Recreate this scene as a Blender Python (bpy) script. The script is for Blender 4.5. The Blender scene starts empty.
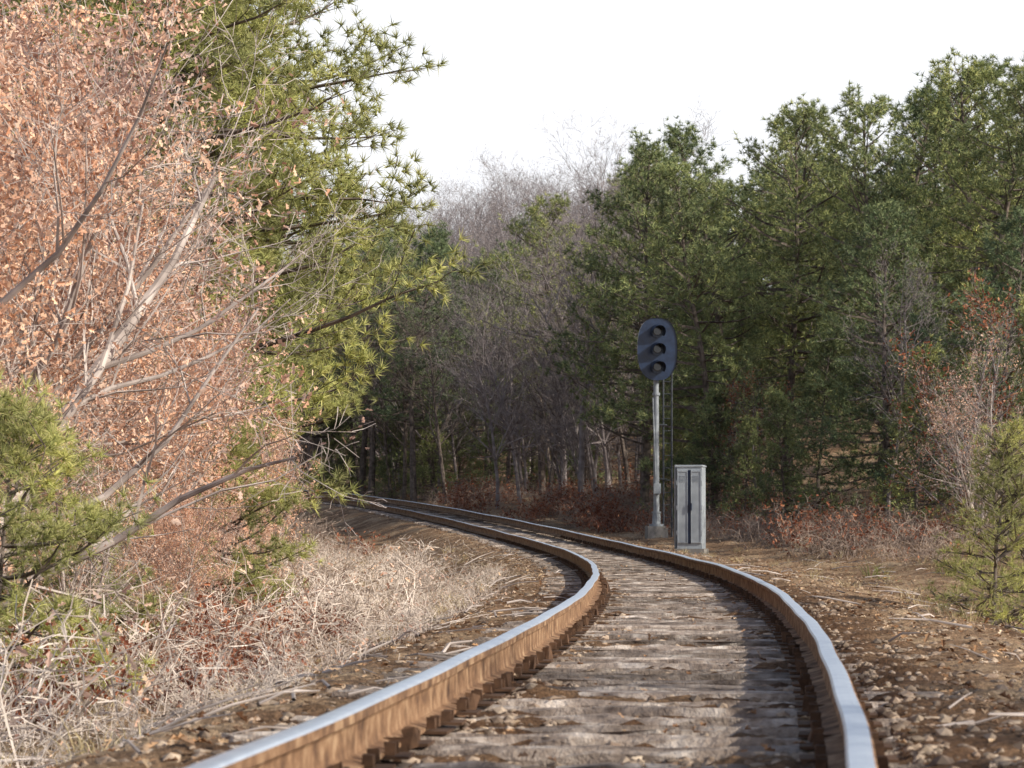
import bpy, math, random
import numpy as np
from mathutils import Vector
rng=np.random.default_rng(7)
random.seed(7)
scene=bpy.context.scene
COL=scene.collection

# ------------------------------------------------------------------ terrain
def cx(y):
    y=np.asarray(y,float)
    a=-.72+.122*y-.0015*y*y
    b=(-.72+.122*150-.0015*22500)+(.122-.003*150)*(y-150)
    return np.where(y<150,a,b)
def slope(y):
    return np.where(np.asarray(y)<150,.122-.003*np.asarray(y,float),.122-.45)
def tz(y):
    return np.interp(y,[-60,42,52,60,68,77,88,100,120,160,220,400],[0,0,.04,.1,.2,.36,.62,.95,1.5,2.3,3,4])
def sst(x,a,b):
    t=np.clip((x-a)/(b-a),0,1); return t*t*(3-2*t)
def nz(x,y,s=1.0):
    return (np.sin(x*1.3*s+1.7*np.sin(y*.7*s))*.5+np.sin(y*1.1*s+2.1*np.sin(x*.9*s)+1.3)*.5
            +.5*np.sin(x*2.9*s+y*1.7*s)+.35*np.sin(y*4.1*s-x*3.3*s+.7)+.25*np.sin(x*7.7*s+2*np.sin(y*5.3*s)))/1.6
def latof(x,y):
    return (x-cx(y))/np.sqrt(1+slope(y)**2)
def H(x,y):
    x=np.asarray(x,float); y=np.asarray(y,float)
    l=latof(x,y)
    a=np.abs(l)
    z=tz(y)-.235+.008*(1-sst(a,1.0,1.5))
    z=z+.050*sst(l,.88,1.0)*(1-sst(l,2.2,3))+.022*sst(-l,.9,1.1)*(1-sst(-l,1.4,2))
    z=z-np.where(l<0,.40,.16)*sst(a,1.5,3.0)
    z=z+np.where(l<0,.35,.35)*sst(a,3.6,8)+np.where(l<0,1.2,1.8)*sst(a,8,30)
    z=z+nz(x,y,.9)*.09*sst(a,1.6,4)+nz(x*3.1,y*3.1+5,1)*.024+nz(x*.9+3,y*1.3,1)*.014
    z=z+.035*np.exp(-((a-.55)/.13)**2)*(.5+.5*nz(x*1.7,y*1.7))
    z=z+nz(x,y,.12)*.5*sst(a,6,20)
    z=z+(6.4+3.4*sst(x,-20,8))*sst(y+.25*x,112,225)*sst(np.abs(l),3,30)
    return z

# ------------------------------------------------------------------ mesh helpers
class Geo:
    def __init__(s): s.v=[];s.f=[];s.m=[];s.n=0
    def add(s,v,f,mi=0):
        v=np.asarray(v,np.float32).reshape(-1,3); f=np.asarray(f,np.int64).reshape(-1,3)
        s.v.append(v); s.f.append(f+s.n); s.m.append(np.full(len(f),mi,np.int32)); s.n+=len(v)
    def arr(s): return np.concatenate(s.v),np.concatenate(s.f),np.concatenate(s.m)
    def mesh(s,name,mats,smooth=False):
        v,f,m=s.arr()
        return mesh_np(name,v,f,m,mats,smooth)
def mesh_np(name,v,f,m,mats,smooth=False):
    me=bpy.data.meshes.new(name)
    me.vertices.add(len(v)); me.vertices.foreach_set('co',np.ascontiguousarray(v,np.float32).ravel())
    k=f.shape[1]
    me.loops.add(f.size); me.loops.foreach_set('vertex_index',np.ascontiguousarray(f,np.int32).ravel())
    me.polygons.add(len(f)); me.polygons.foreach_set('loop_start',np.arange(0,f.size,k,dtype=np.int32))
    for mt in mats: me.materials.append(mt)
    me.polygons.foreach_set('material_index',np.ascontiguousarray(m,np.int32))
    me.polygons.foreach_set('use_smooth',np.full(len(f),smooth))
    me.update(calc_edges=True)
    return me
def obj(name,me,parent=None,loc=(0,0,0),rot=0,sc=1):
    o=bpy.data.objects.new(name,me); COL.objects.link(o)
    o.location=loc; o.rotation_euler=(0,0,rot)
    o.scale=(sc,sc,sc) if not hasattr(sc,'__len__') else sc
    if parent: o.parent=parent
    return o
def empty(name,loc=(0,0,0),rot=0):
    o=bpy.data.objects.new(name,None); COL.objects.link(o); o.location=loc; o.rotation_euler=(0,0,rot); o.empty_display_size=.3
    return o
def norm(a): return a/np.maximum(np.linalg.norm(a,axis=-1,keepdims=True),1e-9)
def frames(d):
    up=np.where(np.abs(d[:,2:3])>.9,np.array([[1.,0,0]]),np.array([[0,0,1.]]))
    u=norm(np.cross(d,up)); w=np.cross(d,u); return u,w
def tubes(g,segs,mi=0,k=3):
    if not len(segs): return
    S=np.array(segs,float); p0=S[:,0:3];p1=S[:,3:6];r0=S[:,6];r1=S[:,7]
    d=norm(p1-p0); n=len(S)
    if k==2:   # thin twig: flat strip, random roll
        u=norm(np.cross(d,rng.normal(size=(n,3))))
        V=np.stack([p0-u*r0[:,None],p0+u*r0[:,None],p1+u*r1[:,None],p1-u*r1[:,None]],1)
        g.add(V,np.array([[0,1,2],[0,2,3]])[None]+(np.arange(n)*4)[:,None,None],mi); return
    u,w=frames(d)
    V=np.zeros((n,2*k,3))
    for i in range(k):
        a=2*math.pi*i/k; o=u*math.cos(a)+w*math.sin(a)
        V[:,i]=p0+o*r0[:,None]; V[:,k+i]=p1+o*r1[:,None]
    F=[]
    for i in range(k):
        j=(i+1)%k; F+= [[i,j,k+j],[i,k+j,k+i]]
    F=np.array(F)[None]+(np.arange(n)*2*k)[:,None,None]
    g.add(V,F,mi)
def needles(g,C,D,n,L,W,mi=1,spread=.9):
    C=np.repeat(np.array(C,float),n,0); D=np.repeat(np.array(D,float),n,0)
    m=len(C); r=norm(rng.normal(size=(m,3)))
    d=norm(norm(D)*.75+r*spread); s=norm(np.cross(d,rng.normal(size=(m,3))))
    l=L*rng.uniform(.7,1.15,(m,1)); w=W*.5
    V=np.stack([C-s*w-d*l*.1,C+s*w-d*l*.1,C+d*l],1)
    g.add(V,np.arange(3*m).reshape(-1,3),mi)
LEAF=np.array([[0,0,0],[.33,.26,.08],[.72,.27,.10],[1,0,-.05],[.70,-.27,.10],[.36,-.24,.08],[.5,.08,.02],[.5,-.08,.02]])
LF=np.array([[0,1,6],[6,2,3],[0,6,3],[0,3,7],[7,3,4],[0,7,5]])
def leaves(g,C,size,mi=1,flat=0.,droop=.3):
    C=np.array(C,float); n=len(C)
    d=rng.normal(size=(n,3)); d[:,2]=d[:,2]*(1-flat)-droop*(1-flat); d=norm(d)
    nn=rng.normal(size=(n,3)); nn[:,2]+=flat*6
    s=norm(np.cross(nn,d)); t=np.cross(d,s)
    sz=size*rng.uniform(.6,1.25,(n,1,1))
    cup=rng.uniform(-1,3,(n,1,1))
    V=C[:,None]+sz*(d[:,None]*LEAF[None,:,0:1]+s[:,None]*LEAF[None,:,1:2]*rng.uniform(.7,1.2,(n,1,1))+t[:,None]*LEAF[None,:,2:3]*cup)
    g.add(V,LF[None]+(np.arange(n)*8)[:,None,None],mi)
def tile(g,src,pos,sc,rot,mi=None):
    v,f,m=src
    for p,s,r in zip(pos,sc,rot):
        c,sn=math.cos(r),math.sin(r)
        R=np.array([[c,-sn,0],[sn,c,0],[0,0,1]])
        g.v.append(((v@R.T)*s+np.array(p)).astype(np.float32)); g.f.append(f+g.n); g.m.append(m); g.n+=len(v)
def box(g,c,s,mi=0,R=None,jit=0):
    v=np.array([[x,y,z] for x in(-.5,.5) for y in(-.5,.5) for z in(-.5,.5)])*np.array(s)
    if jit: v=v+rng.normal(size=v.shape)*jit
    if R is not None: v=v@np.array(R).T
    v=v+np.array(c)
    f=[[0,1,3],[0,3,2],[4,6,7],[4,7,5],[0,4,5],[0,5,1],[2,3,7],[2,7,6],[0,2,6],[0,6,4],[1,5,7],[1,7,3]]
    g.add(v,f,mi)
def cyl(g,p0,p1,r0,r1,k=16,mi=0,caps=True):
    p0=np.array(p0,float);p1=np.array(p1,float)
    tubes(g,[[*p0,*p1,r0,r1]],mi,k)
    if caps:
        d=norm((p1-p0)[None]);u,w=frames(d)
        for p,r in((p0,r0),(p1,r1)):
            a=np.arange(k)*2*math.pi/k
            V=np.concatenate([[p],p+r*(np.cos(a)[:,None]*u+np.sin(a)[:,None]*w)])
            g.add(V,[[0,i+1,(i+1)%k+1] for i in range(k)],mi)

# ------------------------------------------------------------------ materials
def newmat(name):
    m=bpy.data.materials.new(name); m.use_nodes=True; nt=m.node_tree
    for n in list(nt.nodes): nt.nodes.remove(n)
    out=nt.nodes.new('ShaderNodeOutputMaterial')
    return m,nt,out
def N(nt,t,**kw):
    n=nt.nodes.new(t)
    for k,v in kw.items():
        if k in n.inputs: n.inputs[k].default_value=v
        else: setattr(n,k,v)
    return n
def ramp(nt,fac,stops):
    r=nt.nodes.new('ShaderNodeValToRGB'); e=r.color_ramp.elements
    while len(e)<len(stops): e.new(.5)
    for i,(p,c) in enumerate(stops): e[i].position=p; e[i].color=(*c,1)
    nt.links.new(fac,r.inputs[0]); return r.outputs[0]
def noise(nt,scale,detail=4,coord='Object',rough=.6):
    tc=nt.nodes.new('ShaderNodeTexCoord'); n=N(nt,'ShaderNodeTexNoise'); n.inputs['Scale'].default_value=scale
    n.inputs['Detail'].default_value=detail; n.inputs['Roughness'].default_value=rough
    nt.links.new(tc.outputs[coord],n.inputs['Vector']); return n.outputs['Fac']
def mul(nt,a,b,fac=1,mode='MULTIPLY'):
    m=nt.nodes.new('ShaderNodeMix'); m.data_type='RGBA'; m.blend_type=mode; m.inputs[0].default_value=fac
    nt.links.new(a,m.inputs[6]); nt.links.new(b,m.inputs[7]); return m.outputs[2]
def leafmat(name,cols,trans=.35,objvar=.35,sc=.9):
    m,nt,out=newmat(name); L=nt.links
    g=nt.nodes.new('ShaderNodeNewGeometry'); oi=nt.nodes.new('ShaderNodeObjectInfo')
    c=ramp(nt,g.outputs['Random Per Island'],[(i/(len(cols)-1),k) for i,k in enumerate(cols)])
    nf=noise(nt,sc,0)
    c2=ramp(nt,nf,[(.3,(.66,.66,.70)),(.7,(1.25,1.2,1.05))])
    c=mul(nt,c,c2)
    if objvar>.11:
        c3=ramp(nt,oi.outputs['Random'],[(0,(1-objvar,1-objvar*.8,1-objvar*.6)),(1,(1+objvar*.6,1+objvar*.45,1))])
        c=mul(nt,c,c3)
    d=N(nt,'ShaderNodeBsdfDiffuse')
    L.new(c,d.inputs['Color'])
    if trans:
        t=N(nt,'ShaderNodeBsdfTranslucent'); mx=nt.nodes.new('ShaderNodeMixShader'); mx.inputs[0].default_value=trans
        L.new(c,t.inputs['Color'])
        L.new(d.outputs[0],mx.inputs[1]);L.new(t.outputs[0],mx.inputs[2]);L.new(mx.outputs[0],out.inputs[0])
    else: L.new(d.outputs[0],out.inputs[0])
    return m
def simple(name,stops,scale,rough=.85,metal=0,detail=4,bump=0,bscale=None,island=0,coord='Object',spec=.3):
    m,nt,out=newmat(name); L=nt.links
    b=N(nt,'ShaderNodeBsdfPrincipled'); b.inputs['Roughness'].default_value=rough; b.inputs['Metallic'].default_value=metal
    b.inputs['Specular IOR Level'].default_value=spec
    c=ramp(nt,noise(nt,scale,detail,coord),stops)
    if island:
        g=nt.nodes.new('ShaderNodeNewGeometry')
        c=mul(nt,c,ramp(nt,g.outputs['Random Per Island'],[(0,(1-island,)*3),(1,(1+island,)*3)]))
    L.new(c,b.inputs['Base Color'])
    if bump:
        bp=nt.nodes.new('ShaderNodeBump'); bp.inputs['Strength'].default_value=bump; bp.inputs['Distance'].default_value=.03
        L.new(noise(nt,bscale or scale*3,4,coord,.7),bp.inputs['Height']); L.new(bp.outputs[0],b.inputs['Normal'])
    L.new(b.outputs[0],out.inputs[0]); return m
def matte(name,stops,scale,detail=1):
    m,nt,out=newmat(name); d=N(nt,'ShaderNodeBsdfDiffuse'); nt.links.new(ramp(nt,noise(nt,scale,detail),stops),d.inputs['Color']); nt.links.new(d.outputs[0],out.inputs[0]); return m

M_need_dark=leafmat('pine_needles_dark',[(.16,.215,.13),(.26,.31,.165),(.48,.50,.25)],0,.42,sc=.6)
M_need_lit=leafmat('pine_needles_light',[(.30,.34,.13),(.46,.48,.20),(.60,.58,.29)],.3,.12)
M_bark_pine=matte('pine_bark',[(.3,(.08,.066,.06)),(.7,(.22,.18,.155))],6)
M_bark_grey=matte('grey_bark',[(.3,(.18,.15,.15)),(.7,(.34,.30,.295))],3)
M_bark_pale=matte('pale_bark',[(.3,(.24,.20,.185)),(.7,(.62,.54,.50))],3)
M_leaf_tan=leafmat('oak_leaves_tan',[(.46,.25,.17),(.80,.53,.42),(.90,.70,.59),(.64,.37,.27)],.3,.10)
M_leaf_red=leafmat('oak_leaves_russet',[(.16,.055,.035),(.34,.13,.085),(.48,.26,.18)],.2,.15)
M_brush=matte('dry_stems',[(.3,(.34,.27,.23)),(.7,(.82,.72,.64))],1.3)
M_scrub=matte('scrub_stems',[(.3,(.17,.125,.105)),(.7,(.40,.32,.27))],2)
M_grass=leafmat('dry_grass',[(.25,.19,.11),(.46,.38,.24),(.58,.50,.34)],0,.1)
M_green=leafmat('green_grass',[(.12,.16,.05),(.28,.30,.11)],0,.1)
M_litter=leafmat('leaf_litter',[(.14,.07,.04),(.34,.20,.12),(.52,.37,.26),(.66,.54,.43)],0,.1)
M_stone=simple('ballast_stone',[(.3,(.15,.10,.072)),(.7,(.42,.33,.25))],9,.9,island=.45,detail=2)

# ------------------------------------------------------------------ vegetation generators
def bend(d,amt,up=0):
    d=d+np.array([random.gauss(0,amt),random.gauss(0,amt),random.gauss(0,amt)+up]); return d/np.linalg.norm(d)
def grow(segs,tips,p,d,L,r,lv,mx,kids,wig=.16,up=.06,start=.25,ang=(.5,1.0),ratio=(.4,.65)):
    n=max(3,6-lv); step=L/n
    q=p.copy(); rr=r
    for i in range(n):
        d=bend(d,wig,up); q2=q+d*step; r2=max(r*(1-(i+1)/n*.8),.0025)
        segs.append((lv,[*q,*q2,rr,r2]))
        t=(i+.5)/n
        if lv<mx and (i+1)/n>start:
            k=kids[lv]/(n*(1-start)); k=int(k)+(random.random()<k-int(k))
            for _ in range(k):
                a=random.uniform(*ang); ax=np.cross(d,norm(rng.normal(size=3)));ax=ax/np.linalg.norm(ax)
                nd=d*math.cos(a)+ax*math.sin(a)
                f=random.random(); b=q+(q2-q)*f
                grow(segs,tips,b,nd,L*random.uniform(*ratio)*(1.1-.45*t),max(r2*.55,.003),lv+1,mx,kids,wig*1.15,up,.15,ang,ratio)
        if lv>=mx: tips.append((q2,d)); tips.append(((q+q2)/2,d))
        q=q2; rr=r2
def bare_tree(seed,Ht,mats,kids=(13,6,4,3),r=.13,leafn=0,leafsz=.1,thick=1,mx=4,start=.25,stems=1,frac=1.,lean=.35,tk=2,wig=.09):
    random.seed(seed); segs=[];tips=[];g=Geo()
    for s in range(stems):
        sg=.08 if stems==1 else lean
        d=np.array([random.gauss(0,sg),random.gauss(0,sg),1.]); d/=np.linalg.norm(d)
        grow(segs,tips,np.array([0,0,-.2]),d,Ht*(.8 if stems>1 else 1)*random.uniform(.85,1.05),r,0,mx,kids,wig,.07,start)
    fat=[s for l,s in segs if l<=1]; thin=[s for l,s in segs if l>1]
    thin=np.array(thin); thin[:,6:8]*=thick
    tubes(g,fat,0,7)
    if tk==2: thin[:,6:8]*=1.2
    tubes(g,thin,0,tk)
    if leafn:
        P=np.array([t[0] for t in tips]); k=int(len(P)*frac)
        w=nz(P[:,0]*1.2+seed,P[:,1]*1.2+P[:,2]*1.1)+rng.uniform(-.4,.4,len(P)); P=P[np.argsort(-w)[:k]]
        P=np.repeat(P,leafn,0)+rng.normal(size=(k*leafn,3))*.07
        leaves(g,P,leafsz,1)
    return g.mesh('tree_%d'%seed,mats)
def pine(seed,Ht,mats,cb=.3,width=2.8,nb=60,nn=14,nl=.16,nw=.012,conic=0.,rad=None,sub=1,tuft=.13,dbl=.7):
    random.seed(seed); g=Geo(); fat=[];thin=[];tw=[];C=[];D=[]
    p=np.array([0,0,-.3]); d=np.array([0,0,1.]); n=12; tp=[p.copy()]; R=rad or Ht*.014
    for i in range(n):
        d=bend(d,.035,.03); q=p+d*(Ht+.3)/n
        fat.append([*p,*q,R*(1-i/n*.85),R*(1-(i+1)/n*.85)]); p=q; tp.append(q)
    tp=np.array(tp)
    def at(t):
        x=t*n; i=min(int(x),n-1); return tp[i]+(tp[i+1]-tp[i])*(x-i)
    for i in range(int(nb*.25)):
        t=random.uniform(.12,cb+.1); a=random.uniform(0,6.28); b=at(t); dd=np.array([math.cos(a),math.sin(a),random.uniform(-.1,.3)])
        L=random.uniform(.3,1.4)*min(1,Ht/8); q=b
        for k in range(3):
            dd=bend(dd,.15,-.03); q2=q+dd*L/3; thin.append([*q,*q2,.022-.006*k,.016-.006*k]); q=q2
    for i in range(nb):
        u=(i+random.random())/nb; t=cb+(1-cb)*u
        prof=(1-u**2.6)*.85+.18 if not conic else (1-u)*.95+.1
        if u<.12: prof*=.75+u*2
        L=width*prof*random.uniform(.55,1.15); a=i*2.4+random.uniform(-.6,.6)
        el=-.1+.8*u*u+random.uniform(-.15,.2)
        dd=np.array([math.cos(a)*math.cos(el),math.sin(a)*math.cos(el),math.sin(el)])
        q=at(t); m=6; r=.012+.014*L
        for k in range(m):
            dd=bend(dd,.10,.05+.04*k/m); q2=q+dd*L/m
            r2=max(r*(1-(k+1)/m*.85),.004); thin.append([*q,*q2,max(r*(1-k/m*.85),.004),r2])
            if k>=1:
                for s in range(sub):
                    sd=np.cross(dd,[0,0,1]); sd=sd/np.linalg.norm(sd)*random.choice([-1,1])
                    e=dd*random.uniform(.4,.9)+sd*random.uniform(.5,1)+np.array([0,0,random.uniform(-.05,.35)]); e/=np.linalg.norm(e)
                    sl=max(.35*min(1,width),L*random.uniform(.18,.42)*(1.25-.12*k)); b=q+(q2-q)*random.random()
                    mm=max(2,int(sl/tuft)); x=b
                    for w in range(mm):
                        e=bend(e,.14,.07); y=x+e*sl/mm
                        if w%2==0: tw.append([*x,*(x+e*sl/mm*2 if w+1<mm else y),.008,.006])
                        if w>=mm*.3:
                            C.append(y+rng.normal(size=3)*.03);D.append(e)
                            if random.random()<dbl: C.append(y+rng.normal(size=3)*.12*min(1,width)+np.array([0,0,.05]));D.append(bend(e,.5,.25))
                        x=y
            if k>=m-2:
                for _ in range(3): C.append(q2+rng.normal(size=3)*.08*min(1,width));D.append(bend(dd,.4,.1))
            q=q2
    tubes(g,fat,0,8); tubes(g,thin,0,3); tubes(g,tw,0,2)
    needles(g,C,D,nn,nl,nw,1)
    return g.mesh('pine_%d'%seed,mats)

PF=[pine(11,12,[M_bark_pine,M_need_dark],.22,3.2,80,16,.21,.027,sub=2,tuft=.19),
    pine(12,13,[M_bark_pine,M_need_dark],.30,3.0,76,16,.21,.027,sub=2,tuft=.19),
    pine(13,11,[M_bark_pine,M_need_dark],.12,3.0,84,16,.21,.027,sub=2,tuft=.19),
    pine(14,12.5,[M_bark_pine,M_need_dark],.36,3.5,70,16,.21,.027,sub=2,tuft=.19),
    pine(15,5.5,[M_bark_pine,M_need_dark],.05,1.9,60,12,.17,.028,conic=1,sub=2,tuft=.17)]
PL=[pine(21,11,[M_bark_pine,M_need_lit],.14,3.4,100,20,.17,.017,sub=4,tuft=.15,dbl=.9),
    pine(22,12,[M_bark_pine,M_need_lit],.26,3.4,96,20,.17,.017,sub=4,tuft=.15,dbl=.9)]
PY=pine(31,2.1,[M_bark_pine,M_need_lit],.05,.8,40,18,.10,.007,conic=1,rad=.03,sub=2,tuft=.10)
PB=pine(32,3.0,[M_bark_pine,M_need_lit],.12,1.5,44,24,.17,.011,conic=0,rad=.04,sub=2,tuft=.12)
BT=[bare_tree(41,12,[M_bark_grey],r=.13,thick=1.9),
    bare_tree(42,11,[M_bark_grey],(14,6,4,3),r=.10,thick=1.9,start=.35),
    bare_tree(43,10,[M_bark_grey],(11,6,4,3),r=.09,thick=1.9,stems=2,lean=.15),
    bare_tree(44,13,[M_bark_grey],(14,6,4,3),r=.15,thick=1.9,start=.45)]
BD=bare_tree(45,12,[M_bark_pine],(13,6,4,2),r=.15,thick=1.3,start=.45)
OT=[bare_tree(51,6.5,[M_bark_pale,M_leaf_tan],(12,6,5,3),r=.07,leafn=2,leafsz=.08,mx=3,start=.08,stems=4,frac=.9),
    bare_tree(52,7.5,[M_bark_pale,M_leaf_tan],(13,7,4,3),r=.085,leafn=2,leafsz=.08,mx=3,start=.08,stems=3,frac=.9),
    bare_tree(53,7,[M_bark_pale,M_leaf_tan],(12,6,5,3),r=.075,leafn=1,leafsz=.08,mx=3,start=.12,stems=3,frac=.4)]
OR=bare_tree(54,7,[M_bark_grey,M_leaf_red],(12,6,4,3),r=.08,leafn=1,leafsz=.11,mx=3,start=.15,stems=2,frac=.4,lean=.15)
OB=bare_tree(55,9,[M_bark_pale],(9,5,4,3),r=.12,thick=1.2,start=.1,stems=2,lean=.4,wig=.16,tk=3)

def put(name,me,x,y,sc=1,rot=None,parent=None,dz=0):
    return obj(name,me,parent,(x,y,float(H(x,y))+dz),random.uniform(0,6.28) if rot is None else rot,sc)
random.seed(99)
# --- right side
for x,y,k,s in [(4.0,91,0,.93),(5.9,86,2,.90),(8.2,88,3,.92),(10.6,85,0,.95),(12.9,82,1,.92),(15.2,86,3,1.0),(6.6,96,1,.92),(11.6,94,1,1.0),(9.0,99,0,1.05),(14,96,2,1.15),(18.5,90,1,1.05),
                (4.6,103,3,.9),(13.2,74,2,.86),(17.2,79,0,1.05),(9.8,78,2,.74),(20,98,0,1.15),(16.2,102,3,1.1),(11.4,71,2,.66),(14.5,90,0,1.06),(7.4,103,2,1.0)]:
    put('pine_tree',PF[k],x,y,s)
for x,y,s in [(11.6,64,.85),(9.6,71,.75),(7.2,79,.6),(13,68,1.1),(14,62,1.0),(5.6,85,.65),(8.4,82,.9),(6.4,82,.5),(10.8,76,.9),(4.9,89,.6),(12.4,77,1)]:
    put('young_pine_tree',PF[4],x,y,s)
put('oak_tree',OR,10.2,66,.85,2.0); put('oak_tree',OR,7.0,84,.6,.5); put('oak_tree',OR,11.6,59,.7,4.0); put('oak_tree',OT[2],9.6,62,.6,1.0)
for x,y,k,s in [(9.3,74,1,.55),(2.4,105,3,.8)]:
    put('bare_tree',BT[k],x,y,s)
# --- centre behind the bend
for x,y,k,s in [(-4.0,122,1,.82),(-6.0,128,3,.92),(-3.0,133,0,.95),(-1.0,126,3,.78),(1.2,117,3,.9),(-9.0,139,0,1.0),(-13,142,2,.95),(-6.8,136,1,.95),(1,130,3,.9),(-11.5,133,3,.85),(-8,150,1,.95),(-2,146,2,.9)]:
    put('pine_tree',PF[k],x,y,s)
for i in range(26):
    y=random.uniform(108,135); x=float(cx(y))+random.uniform(4.5,14)
    put('bare_tree',BT[i%4],x,y,random.uniform(.5,.75))
for i in range(20):
    y=random.uniform(110,140); x=float(cx(y))+random.uniform(4,13)
    put('bare_tree',BD,x,y,random.uniform(.6,.78))
for i in range(16):
    y=random.uniform(120,145); x=float(cx(y))+random.uniform(4,18)
    put('young_pine_tree',PF[4],x,y,random.uniform(.5,.9))
# --- left side
put('pine_tree',PL[0],-4.6,38,1.0,.4); put('pine_tree',PL[1],-5.1,42,1.0,2.2); put('pine_tree',PL[1],-6.6,60,.85,3.9)
put('pine_tree',PL[0],-6.0,50,1.0,5.0)
put('pine_tree',PL[1],-8.5,46,1.1,1.2); put('pine_tree',PF[2],-8.0,78,.7,1); put('pine_tree',PF[0],-10,92,.8,2); put('pine_tree',PF[1],-11,75,1.1,3)
put('pine_tree',PF[2],-12,104,.8,2)
put('pine_bush',PB,-3.05,17.4,.58,.3); put('pine_bush',PB,-3.0,31,.62,1.3,dz=.1); put('pine_bush',PB,-3.5,24,.5,2.3)
for x,y,k,s in [(-4.7,22.5,0,.85),(-4.1,27,1,.62),(-4.0,31,0,.60),(-6.0,26,2,1.0),(-6.4,31,1,.95),(-5.0,43,0,.5),(-5.4,54,2,.5),(-7.6,28,0,1.1),(-6.4,66,0,.5),(-3.5,36,0,.38),
                (-3.3,23,2,.3),(-3.0,27,0,.24),(-4.1,19.5,0,.35),(-4.9,25,0,.78),(-3.9,29,0,.5),(-5.6,34,1,.8)]:
    put('oak_tree',OT[k],x,y,s)
for x,y,k,s in [(-7.5,62,0,.6),(-9.2,70,1,.7),(-11,100,2,.8)]:
    put('bare_tree',BT[k],x,y,s)
put('bare_tree',OB,-4.4,21.5,.8,.6)
# young pine at right foreground
put('young_pine_tree',PY,4.02,25,.74,.4); put('young_pine_tree',PY,4.6,26.5,.62,2.4)
# --- distant forest (mass)
df=empty('distant_forest')
cnt=0
for i in range(3000):
    y=random.uniform(104,232); x=random.uniform(-75,85)
    l=float(latof(x,y))
    if abs(l)<5 or (y<112 and abs(x)<25): continue
    if y<135 and -4<float(x-cx(y))<14: continue
    if abs(x)>y*.2+10: continue
    w=.4 if x<.03*y else .95
    if y>185 and x<.03*y: w=.15
    if cnt>230: break
    s=random.uniform(.7,1.0)*(.8 if x<8 else .95)
    if random.random()<w: put('pine_part',PF[random.choice([0,1,2,3])],x,y,s,parent=df)
    else: put('bare_part',BT[i%4],x,y,s,parent=df)
    cnt+=1
for i in range(170):
    y=random.uniform(145,215); x=random.uniform(-.12,.045)*y
    if abs(float(latof(x,y)))<5: continue
    put('bare_part',BT[i%4],x,y,random.uniform(.62,.88),parent=df)
for i in range(60):
    y=random.uniform(45,110); s=random.choice([-1,1])
    x=s*random.uniform(14 if s<0 else 21,36)
    if s>0 and y<78: continue
    put('pine_part' if i%3 else 'bare_part',(PF[i%4] if i%3 else BT[i%4]),x,y,random.uniform(.8,1.15),parent=df)
# trees beside the photographer, right side : throw the dapple over the near track
for x,y,m,s in [(12.5,2.6,PF[3],.55),(9.5,8.5,BT[0],.62),(22,0,PF[3],.8),(13,12,BT[2],.6)]:
    put('pine_tree' if m in PF else 'bare_tree',m,x,y,s)

# ------------------------------------------------------------------ undergrowth
def brush_src(seed,h,n,r,leafn=0,lean=.6,droop=.6):
    random.seed(seed); g=Geo(); segs=[];tw=[];P=[]
    for i in range(n):
        a=random.uniform(0,6.28); p=np.array([random.gauss(0,.22),random.gauss(0,.22),-.05]); d=np.array([math.cos(a)*lean*random.random(),math.sin(a)*lean*random.random(),1.]); d/=np.linalg.norm(d)
        L=h*random.uniform(.5,1.2); m=5; q=p
        for k in range(m):
            d=bend(d,.2,-.07*k*droop); q2=q+d*L/m; segs.append([*q,*q2,r*(1-k*.15),r*(1-(k+1)*.15)])
            if k>0:
                for _ in range(2):
                    e=bend(d,.6,.1); s=L*random.uniform(.12,.3); x=q2
                    for w in range(2):
                        e=bend(e,.25); y=x+e*s/2; tw.append([*x,*y,r*.6,r*.42]); x=y
                    P.append(x)
            q=q2
    tubes(g,segs,0,3); tubes(g,tw,0,2)
    if leafn:
        P=np.array(P); P=P[rng.random(len(P))<leafn]; P=np.repeat(P,2,0)+rng.normal(size=(2*len(P),3))*.05; leaves(g,P,.075,1)
    return g.arr()
B=[brush_src(61,.75,26,.006,.03,lean=1.6,droop=1.8),brush_src(62,.6,24,.005,lean=2.2,droop=1.5),brush_src(63,.95,20,.007,.10,lean=1.2,droop=2.)]
R_=[brush_src(64,.7,20,.005,.8),brush_src(65,.5,20,.005,.9)]
def scatter(srcs,pts,smin,smax,name,mats):
    g=Geo()
    for i,(x,y) in enumerate(pts):
        tile(g,srcs[i%len(srcs)],[(x,y,float(H(x,y))-.02)],[random.uniform(smin,smax)],[random.uniform(0,6.28)])
    v,f,m=g.arr(); return obj(name,mesh_np(name,v,f,m,mats))
random.seed(5)
pts=[]
for i in range(270):
    y=13+55*random.random()**1.3; l=-3.0-random.random()**1.2*4.2-(.3 if y<22 else 0)
    pts.append((float(cx(y))+l,y))
scatter(B,pts,.4,1.15,'dry_brush',[M_brush,M_leaf_tan])
pts=[]
for i in range(120):
    y=random.uniform(11,50); pts.append((float(cx(y))-random.uniform(1.9,3.2),y))
scatter(B,pts,.25,.5,'dry_twigs',[M_brush,M_leaf_tan])
pts=[]
for cxx,cyy,nn_ in [(-3.0,20,4),(-2.6,24.5,5),(-1.9,28,3),(-2.5,22,4),(-3.2,31,4),(-2.6,40,3),(-3.4,52,3),(-2.7,17,3),(-1.5,21,2),(-1.6,25,2),(-2.3,19,2)]:
    for _ in range(nn_): pts.append((cxx+random.gauss(0,.35),cyy+random.gauss(0,.9)))
scatter(R_,pts,.4,.85,'russet_bushes',[M_brush,M_leaf_red])
pts=[]
for cxx,cyy,nn_ in [(2.2,88,8),(3.2,84,4),(1.2,98,6),(-1.5,106,4),(8.5,72,2),(6.3,60,1)]:
    for _ in range(nn_): pts.append((cxx+random.gauss(0,.7),cyy+random.gauss(0,1.6)))
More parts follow.
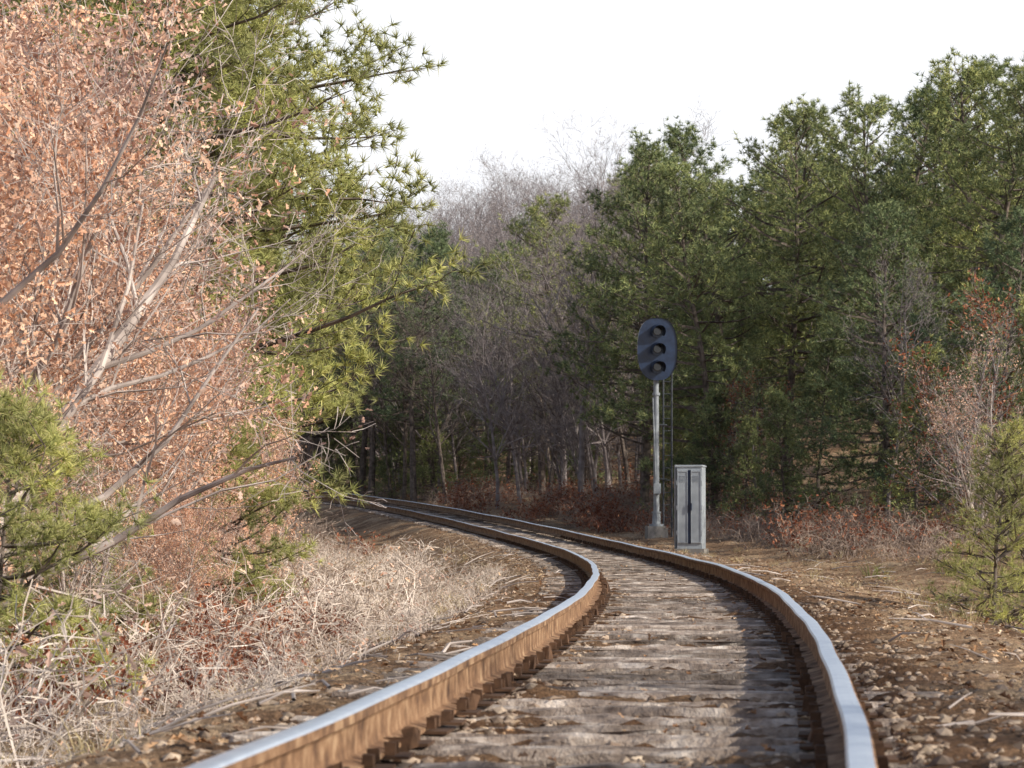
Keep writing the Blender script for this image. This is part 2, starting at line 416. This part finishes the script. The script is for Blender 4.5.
scatter(R_,pts,.7,1.6,'russet_bushes',[M_scrub,M_leaf_red])
pts=[]
for i in range(260):
    y=random.uniform(48,122); pts.append((float(cx(y))+random.uniform(3.9,13) if y>78 else float(cx(y))+random.uniform(4.6,11),y))
for i in range(130):
    y=random.uniform(112,150); pts.append((float(cx(y))+random.uniform(3.5,18),y))
for i in range(30):
    y=random.uniform(66,112); pts.append((float(cx(y))-random.uniform(4,7),y))
scatter([B[0],B[2],B[0],R_[0]],pts,.5,1.4,'undergrowth',[M_scrub,M_leaf_red])
# broken sticks lying about
segs=[]
for i in range(420):
    y=8+50*random.random()**1.5; l=random.choice([-1,-1,1])*random.uniform(1.1,5); x=float(cx(y))+l
    a=random.uniform(0,6.28); L=random.uniform(.15,.7); r=random.uniform(.004,.012); h=float(H(x,y))+.02
    x2=x+math.cos(a)*L; y2=y+math.sin(a)*L; h2=float(H(x2,y2))+random.uniform(.015,.08)
    mx_=[(x+x2)/2+random.gauss(0,.03),(y+y2)/2+random.gauss(0,.03),(h+h2)/2+.02]
    segs+=[[x,y,h,*mx_,r,r*.8],[*mx_,x2,y2,h2,r*.8,r*.4]]
g=Geo(); tubes(g,segs,0,5); obj('fallen_sticks',g.mesh('fallen_sticks',[M_bark_pale]))

# grass tufts
def grass_src(n,h,w):
    a=rng.uniform(0,6.28,n); r=rng.random(n)*.09
    p=np.stack([np.cos(a)*r,np.sin(a)*r,np.zeros(n)],1)
    d=norm(np.stack([np.cos(a)*.45+rng.normal(size=n)*.25,np.sin(a)*.45+rng.normal(size=n)*.25,np.ones(n)],1))
    s=norm(np.cross(d,rng.normal(size=(n,3)))); L=h*rng.uniform(.5,1.1,(n,1))
    mid=p+d*L*.55; tip=mid+norm(d+np.stack([np.cos(a),np.sin(a),-.6*np.ones(n)],1)*.5)*L*.5
    V=np.stack([p-s*w,p+s*w,mid+s*w*.8,mid-s*w*.8,tip],1)
    g=Geo(); g.add(V,np.array([[0,1,2],[0,2,3],[3,2,4]])[None]+(np.arange(n)*5)[:,None,None],0); return g.arr()
G=[grass_src(26,.22,.0028),grass_src(22,.32,.003),grass_src(18,.14,.0025)]
pts=[]
while len(pts)<700:
    y=9+60*random.random()**1.5; s=random.choice([-1,-1,1]); l=s*random.uniform(2.0,5.5)
    x=float(cx(y))+l
    if nz(x*.9,y*.9)>.05 or random.random()<.2: pts.append((x,y))
scatter(G,pts,.4,1.0,'dry_grass',[M_grass])
pts=[]
for i in range(60):
    y=random.uniform(27,48); pts.append((float(cx(y))+random.uniform(3.6,7.5),y))
scatter(G,pts,.8,1.6,'green_grass',[M_green])

# fallen leaves, gravel
def litter(name,n,size,f,mat,lift=.012):
    y=f[0]+(f[1]-f[0])*rng.random(n)**1.7; l=f[2](n); x=cx(y)+l*np.sqrt(1+slope(y)**2)
    z=H(x,y)+lift; g=Geo(); leaves(g,np.stack([x,y,z],1),size,0,flat=.8,droop=0); obj(name,g.mesh(name,[mat]))
litter('fallen_leaves',26000,.055,(7,95,lambda n:np.where(rng.random(n)<.45,-1,1)*(1.3+8*rng.random(n)**1.2)),M_litter)
litter('fallen_leaves',1200,.04,(7,60,lambda n:rng.uniform(-1.4,1.4,n)),M_litter,.035)
ph=(1+5**.5)/2
ICO=norm(np.array([[-1,ph,0],[1,ph,0],[-1,-ph,0],[1,-ph,0],[0,-1,ph],[0,1,ph],[0,-1,-ph],[0,1,-ph],[ph,0,-1],[ph,0,1],[-ph,0,-1],[-ph,0,1]]))
IF=np.array([[0,11,5],[0,5,1],[0,1,7],[0,7,10],[0,10,11],[1,5,9],[5,11,4],[11,10,2],[10,7,6],[7,1,8],[3,9,4],[3,4,2],[3,2,6],[3,6,8],[3,8,9],[4,9,5],[2,4,11],[6,2,10],[8,6,7],[9,8,1]])
n=40000
y=6+70*rng.random(n)**2.0
l=np.where(rng.random(n)<.5,rng.choice([-1,1],n)*np.clip(.56+rng.normal(size=n)*.26,0,1.6),rng.choice([-1,1],n)*(.95+2.8*rng.random(n)**1.4))
x=cx(y)+l; z=H(x,y)
sz=np.minimum(rng.gamma(2.0,.0048,n)+.004,.034)
V=np.stack([x,y,z],1)[:,None]+ (ICO[None]*rng.uniform(.72,1.25,(n,12,1)))*sz[:,None,None]*np.stack([rng.uniform(.8,1.4,n),rng.uniform(.8,1.4,n),rng.uniform(.6,.9,n)],1)[:,None]
g=Geo(); g.add(V,IF[None]+(np.arange(n)*12)[:,None,None],0); obj('gravel',g.mesh('gravel',[M_stone]))

# ------------------------------------------------------------------ ground
lat=np.unique(np.round(np.concatenate([np.arange(-6,6,.08),-6-np.geomspace(.2,320,55),6+np.geomspace(.2,320,55)]),3))
ys=np.concatenate([np.arange(-60,4,2),np.arange(4,36,.09),np.arange(36,130,.6),130+np.geomspace(.8,900,70)])
LL,YY=np.meshgrid(lat,ys); XX=cx(YY)+LL; ZZ=H(XX,YY)
ZZ=ZZ+rng.normal(size=ZZ.shape)*.011*(YY<60)*(np.abs(LL)<8)
V=np.stack([XX,YY,ZZ],-1).reshape(-1,3); nx=len(lat); ny=len(ys)
i=np.arange(nx*ny).reshape(ny,nx); F=np.stack([i[:-1,:-1],i[:-1,1:],i[1:,1:],i[1:,:-1]],-1).reshape(-1,4)
M_ground,nt,out=newmat('ground_dirt'); L=nt.links
b=N(nt,'ShaderNodeBsdfPrincipled'); b.inputs['Roughness'].default_value=.95; b.inputs['Specular IOR Level'].default_value=.2
c1=ramp(nt,noise(nt,1.1,4),[(.32,(.19,.115,.07)),(.5,(.36,.24,.15)),(.68,(.58,.44,.30))])
c2=ramp(nt,noise(nt,22,4,'Object',.75),[(.35,(.42,.38,.34)),(.65,(1.3,1.24,1.18))])
c=mul(nt,c1,c2)
at=nt.nodes.new('ShaderNodeAttribute'); at.attribute_name='oily_bed'
c=mul(nt,c,ramp(nt,at.outputs['Fac'],[(0,(1,1,1)),(1,(.52,.44,.38))])); L.new(c,b.inputs['Base Color'])
bp=nt.nodes.new('ShaderNodeBump'); bp.inputs['Strength'].default_value=1.; bp.inputs['Distance'].default_value=.06
L.new(noise(nt,18,5,'Object',.75),bp.inputs['Height']); L.new(bp.outputs[0],b.inputs['Normal']); L.new(b.outputs[0],out.inputs[0])
gm=mesh_np('ground',V,F,np.zeros(len(F)),[M_ground],True)
at_=gm.attributes.new('oily_bed','FLOAT','POINT'); at_.data.foreach_set('value',(1-sst(np.abs(LL),1.0,1.7)).astype(np.float32).ravel())
obj('ground',gm)

# ------------------------------------------------------------------ track
track=empty('railroad_track')
M_rust=simple('rusty_rail_side',[(.3,(.075,.040,.026)),(.5,(.24,.135,.075)),(.72,(.46,.31,.19))],9,.85,bump=.25,bscale=60)
M_steel=simple('polished_rail_head',[(.3,(.68,.74,.84)),(.7,(.86,.92,.99))],8,.36,metal=.75)
M_tie=simple('weathered_tie_wood',[(.3,(.085,.060,.048)),(.5,(.27,.215,.18)),(.72,(.62,.54,.48))],6,.95,bump=.9,bscale=26,island=.45)
M_plate=simple('rusty_plate',[(.3,(.05,.028,.018)),(.7,(.13,.07,.04))],20,.9,island=.3)
prof=np.array([[-.07,-.172],[-.07,-.160],[-.012,-.145],[-.009,-.125],[-.009,-.060],[-.014,-.048],[-.036,-.038],[-.037,-.010],[-.030,-.002],[-.012,0.],[.012,0.],[.030,-.002],[.037,-.010],[.036,-.038],[.014,-.048],[.009,-.060],[.009,-.125],[.012,-.145],[.07,-.160],[.07,-.172]])
yr=np.concatenate([np.arange(-20,60,.25),np.arange(60,170,.5)])
def railpos(y,off):
    s=slope(y); k=np.sqrt(1+s*s); nx_=1/k; ny_=-s/k
    return cx(y)+off*nx_, y+off*ny_, nx_, ny_
for nm,off in (('left_rail',-.755),('right_rail',.755)):
    top_seg={8,9,10,7} if off>0 else {8,9,10,11}
    wob=.004*np.sin(yr*.9)+.003*np.sin(yr*2.3+1); px,py,nx_,ny_=railpos(yr,off+wob)
    zz=tz(yr)+.004*np.sin(yr*.55+off)+ (.05*sst(yr,50,80) if off>0 else 0)
    k=len(prof)
    V=np.stack([px[:,None]+prof[None,:,0]*nx_[:,None],py[:,None]+prof[None,:,0]*ny_[:,None],zz[:,None]+prof[None,:,1]],-1).reshape(-1,3)
    F=[];Mi=[]
    for a in range(len(yr)-1):
        for j in range(k):
            jj=(j+1)%k; F.append([a*k+j,a*k+jj,(a+1)*k+jj,(a+1)*k+j]); Mi.append(1 if j in top_seg else 0)
    obj(nm,mesh_np(nm,V,np.array(F),np.array(Mi),[M_rust,M_steel],False),track)
gt=Geo();gp=Geo();gs=Geo();ga=Geo()
y=-12.
ti=0
while y<165:
    s=float(slope(y))
    a=math.atan(-s)+random.gauss(0,.014)
    c_,s_=math.cos(a),math.sin(a); R=[[c_,-s_,0],[s_,c_,0],[0,0,1]]
    zc=float(tz(y)); off=random.gauss(0,.05); X=float(cx(y))
    nxs=14; Lt=2.6; W=.22+random.gauss(0,.015)
    tt=np.linspace(-Lt/2,Lt/2,nxs); ring=np.array([[-.5,-1],[-.5,-.14],[-.42,0],[-.22,.0],[-.05,-.05],[.12,0.0],[.42,0],[.5,-.12],[.5,-1]])
    k=len(ring); V=np.zeros((nxs,k,3)); V[:,:,0]=tt[:,None]+off; V[:,:,1]=ring[None,:,0]*W; V[:,:,2]=ring[None,:,1]*.16
    V+=rng.normal(size=V.shape)*np.array([.004,.011,.011]); V[0,:,0]+=rng.normal(size=k)*.02; V[-1,:,0]+=rng.normal(size=k)*.02
    V=V.reshape(-1,3); V[:,2]+=-.192+random.gauss(0,.009); V[:,2]=np.minimum(V[:,2],-.1825)
    V=V@np.array(R).T+np.array([X,y,zc])
    F=[]
    for q in range(nxs-1):
        for j in range(k-1): F+=[[q*k+j,q*k+j+1,(q+1)*k+j+1],[q*k+j,(q+1)*k+j+1,(q+1)*k+j]]
    for e in (0,(nxs-1)*k):
        for j in range(1,k-1): F.append([e,e+j,e+j+1])
    gt.add(V,F)
    for sd in (-1,1):
        o=sd*.755; zr=zc+(.05*float(sst(y,50,80)) if sd>0 else 0)
        px=X+o*c_; py=y+o*s_
        box(gp,(px,py,zr-.177),(.30,.18,.010),0,R)
        if y<70:
            for e in (-1,1):
                for w in (-.05,.05):
                    q=np.array([e*.088,w*e,0])@np.array(R).T
                    box(gs,(px+q[0],py+q[1],zr-.155+random.random()*.012),(.034,.022,.040),0,R,.002)
        if y<70 and ti%3==0:
            e=random.choice([-1,1])
            q=np.array([0,e*.15,0])@np.array(R).T
            box(ga,(px+q[0],py+q[1],zr-.172),(.19,.025,.045),0,R,.003)
            q=np.array([-sd*.10,e*.15,0])@np.array(R).T
            box(ga,(px+q[0],py+q[1],zr-.150),(.04,.04,.06),0,R,.008)
    y+=.53+random.gauss(0,.03); ti+=1
obj('ties',gt.mesh('ties',[M_tie]),track); obj('tie_plates',gp.mesh('tie_plates',[M_plate]),track)
obj('spikes',gs.mesh('spikes',[M_plate]),track); obj('rail_anchors',ga.mesh('rail_anchors',[M_plate]),track)

# ------------------------------------------------------------------ signal
M_alu=simple('weathered_aluminium_paint',[(.3,(.22,.24,.27)),(.7,(.37,.40,.43))],6,.55,metal=.25,bump=.05)
M_black=simple('black_signal_paint',[(.3,(.007,.014,.036)),(.7,(.017,.034,.080))],5,.32,spec=.5)
M_lens=simple('signal_lens',[(.3,(.02,.02,.02)),(.7,(.05,.04,.04))],5,.1,spec=.8)
M_conc=simple('concrete',[(.3,(.20,.19,.175)),(.7,(.34,.32,.30))],8,.9,bump=.3)
sx,sy=3.72,77.; sz=float(H(sx,sy))+.12; sig=empty('railroad_signal',(sx,sy,sz),math.radians(6))
def part(nm,g,mats,par,sm=False): return obj(nm,g.mesh(nm,mats,sm),par)
g=Geo(); box(g,(0,0,-.05),(.52,.52,.46)); part('foundation',g,[M_conc],sig)
zc=4.74
g=Geo(); cyl(g,(0,0,.18),(0,0,.24),.19,.19,16); cyl(g,(0,0,.24),(0,0,.52),.115,.10,16); cyl(g,(0,0,.52),(0,0,.56),.12,.12,16)
cyl(g,(0,0,.56),(0,0,zc+.45),.078,.065,16); cyl(g,(0,0,zc+.45),(0,0,zc+.53),.07,.03,16)
cyl(g,(0,0,3.55),(0,0,3.62),.10,.10,16); part('mast',g,[M_alu],sig)
g=Geo()
n=40; A=.52;Bz=.81
a=np.arange(n)*2*math.pi/n
ex=np.sign(np.cos(a))*np.abs(np.cos(a))**.8*A; ez=np.sign(np.sin(a))*np.abs(np.sin(a))**.8*Bz
yf=-.20
Vf=np.concatenate([[[0,yf,zc]],np.stack([ex,np.full(n,yf),ez+zc],1),[[0,yf+.02,zc]],np.stack([ex,np.full(n,yf+.02),ez+zc],1),np.stack([ex*1.0,np.full(n,yf-.035),ez+zc],1)])
F=[]
for q in range(n):
    w=(q+1)%n
    F+=[[0,1+q,1+w],[n+1,n+2+w,n+2+q],[1+q,n+2+q,n+2+w],[1+q,n+2+w,1+w],[1+q,2*n+2+q,2*n+2+w],[1+q,2*n+2+w,1+w]]
g.add(Vf,F); part('oval_background',g,[M_black],sig)
g=Geo();gl=Geo()
for dz in (.46,0,-.46):
    z0=zc+dz; k=20; Rr=.165
    cyl(g,(0,yf+.1,z0),(0,yf-.03,z0),.18,.18,20)
    cyl(gl,(0,yf-.031,z0),(0,yf-.045,z0),.115,.10,20)
    aa=np.linspace(math.radians(-35),math.radians(215),k); V=[]
    for q in aa:
        c_,s_=math.cos(q),math.sin(q); Ld=.18+.34*max(0,(s_+.57)/1.57)
        V.append([Rr*c_,yf-.02,z0+Rr*s_]); V.append([Rr*c_*1.02,yf-.02-Ld,z0+Rr*s_*1.0-.045])
        V.append([(Rr+.008)*c_,yf-.02,z0+(Rr+.008)*s_]); V.append([(Rr+.01)*c_,yf-.02-Ld,z0+(Rr+.01)*s_-.045])
    F=[]
    for q in range(k-1):
        i0=q*4; F+=[[i0,i0+1,i0+5],[i0,i0+5,i0+4],[i0+2,i0+6,i0+7],[i0+2,i0+7,i0+3],[i0+1,i0+3,i0+7],[i0+1,i0+7,i0+5]]
    g.add(V,F)
box(g,(0,-.06,zc),(.34,.16,1.34)); box(g,(0,.0,zc-.5),(.2,.2,.08)); box(g,(0,.0,zc+.4),(.2,.2,.08))
part('hooded_lamps',g,[M_black],sig); part('lenses',gl,[M_lens],sig)
g=Geo()
for xx in(.26,.48): cyl(g,(xx,.5,-.1),(xx-.04,.22,4.5),.026,.026,6)
for q in range(14):
    t=(q+.6)/14.4; zz=-.1+4.6*t; yy=.5-.28*t; cyl(g,(.26-.04*t,yy,zz),(.48-.04*t,yy,zz),.012,.012,6)
for zz in (1.4,2.8,4.2): cyl(g,(0,0,zz),(.33,.5-.28*(zz+.1)/4.6,zz),.018,.018,6)
part('ladder',g,[simple('dark_steel',[(.3,(.04,.045,.055)),(.7,(.09,.10,.12))],6,.6,metal=.2)],sig)
g=Geo(); cyl(g,(.0,-.1,.3),(-.09,-.02,3.5),.018,.018,6); box(g,(0,-.12,1.15),(.18,.12,.26)); part('conduit_and_box',g,[M_alu],sig)

# cabinet
bx,by=3.96,66.; bz=float(H(bx,by))+.03; cab=empty('relay_cabinet',(bx,by,bz),math.radians(-14))
g=Geo(); box(g,(0,0,-.03),(.66,.56,.26)); part('concrete_pad',g,[M_conc],cab)
M_cab=simple('cabinet_grey_paint',[(.3,(.28,.31,.35)),(.7,(.44,.48,.52))],2.5,.6,metal=.1,bump=.05)
g=Geo(); box(g,(0,0,1.0),(.56,.44,1.80)); part('body',g,[M_cab],cab)
g=Geo(); box(g,(0,0,1.915),(.60,.48,.025)); box(g,(0,0,1.935),(.55,.43,.015)); part('roof',g,[M_cab],cab)
g=Geo()
for sgn in(-1,1):
    box(g,(sgn*.15,-.232,1.02),(.225,.022,1.62))
    for e in (-1,1): box(g,(sgn*.15+e*.107,-.249,1.02),(.012,.010,1.60))
    for zz in(.24,1.80): box(g,(sgn*.15,-.249,zz),(.20,.010,.02))
    for q in range(5): box(g,(sgn*.15,-.246,1.58+q*.03),(.14,.008,.012))
    for q in (.45,1.0,1.55): box(g,(sgn*.272,-.236,q),(.03,.03,.10))
part('doors',g,[M_cab],cab)
g=Geo(); box(g,(0.0,-.236,1.02),(.065,.012,1.62)); box(g,(.05,-.27,1.02),(.02,.05,.16)); part('door_gap_and_handle',g,[M_black],cab)
g=Geo(); cyl(g,(-.36,.05,-.1),(-.36,.05,1.95),.035,.035,8); cyl(g,(-.36,.05,1.8),(-.2,.05,1.85),.03,.03,8); part('conduit',g,[M_alu],cab)

# ------------------------------------------------------------------ light, world, camera
az=math.radians(118); el=math.radians(28)
sd=Vector((math.sin(az)*math.cos(el),math.cos(az)*math.cos(el),math.sin(el)))
sl=bpy.data.lights.new('sun','SUN'); sl.energy=5; sl.angle=math.radians(.53); sl.color=(1,.93,.79)
so=bpy.data.objects.new('sun',sl); COL.objects.link(so); so.rotation_euler=sd.to_track_quat('Z','Y').to_euler(); so.location=(0,0,40)
w=bpy.data.worlds.new('World'); scene.world=w; w.use_nodes=True; nt=w.node_tree
bg=nt.nodes['Background']; sk=nt.nodes.new('ShaderNodeTexSky'); sk.sky_type='NISHITA'; sk.sun_disc=False
sk.sun_elevation=el; sk.sun_rotation=az; sk.dust_density=2.0; sk.air_density=1.0; sk.ozone_density=1.0
tc=nt.nodes.new('ShaderNodeTexCoord'); sp=nt.nodes.new('ShaderNodeSeparateXYZ'); nt.links.new(tc.outputs['Generated'],sp.inputs[0])
mr=nt.nodes.new('ShaderNodeMapRange'); mr.inputs['From Min'].default_value=.17; mr.inputs['From Max'].default_value=.46; mr.inputs['To Min'].default_value=1.; mr.inputs['To Max'].default_value=.0
nt.links.new(sp.outputs['Z'],mr.inputs['Value'])
mx=nt.nodes.new('ShaderNodeMix'); mx.data_type='RGBA'; nt.links.new(mr.outputs[0],mx.inputs[0]); nt.links.new(sk.outputs[0],mx.inputs[6]); mx.inputs[7].default_value=(7.3,7.4,7.7,1)
nt.links.new(mx.outputs[2],bg.inputs[0]); bg.inputs[1].default_value=.15
cd=bpy.data.cameras.new('camera'); cam=bpy.data.objects.new('camera',cd); COL.objects.link(cam); scene.camera=cam
cd.sensor_width=36; cd.lens=105; cd.clip_start=.1; cd.clip_end=3000
cam.location=(0,0,.57); cam.rotation_euler=(math.radians(90+2.55),0,0)
cd.dof.use_dof=True; cd.dof.focus_distance=32; cd.dof.aperture_fstop=9
scene.view_settings.view_transform='Standard'; scene.view_settings.look='None'; scene.view_settings.exposure=0
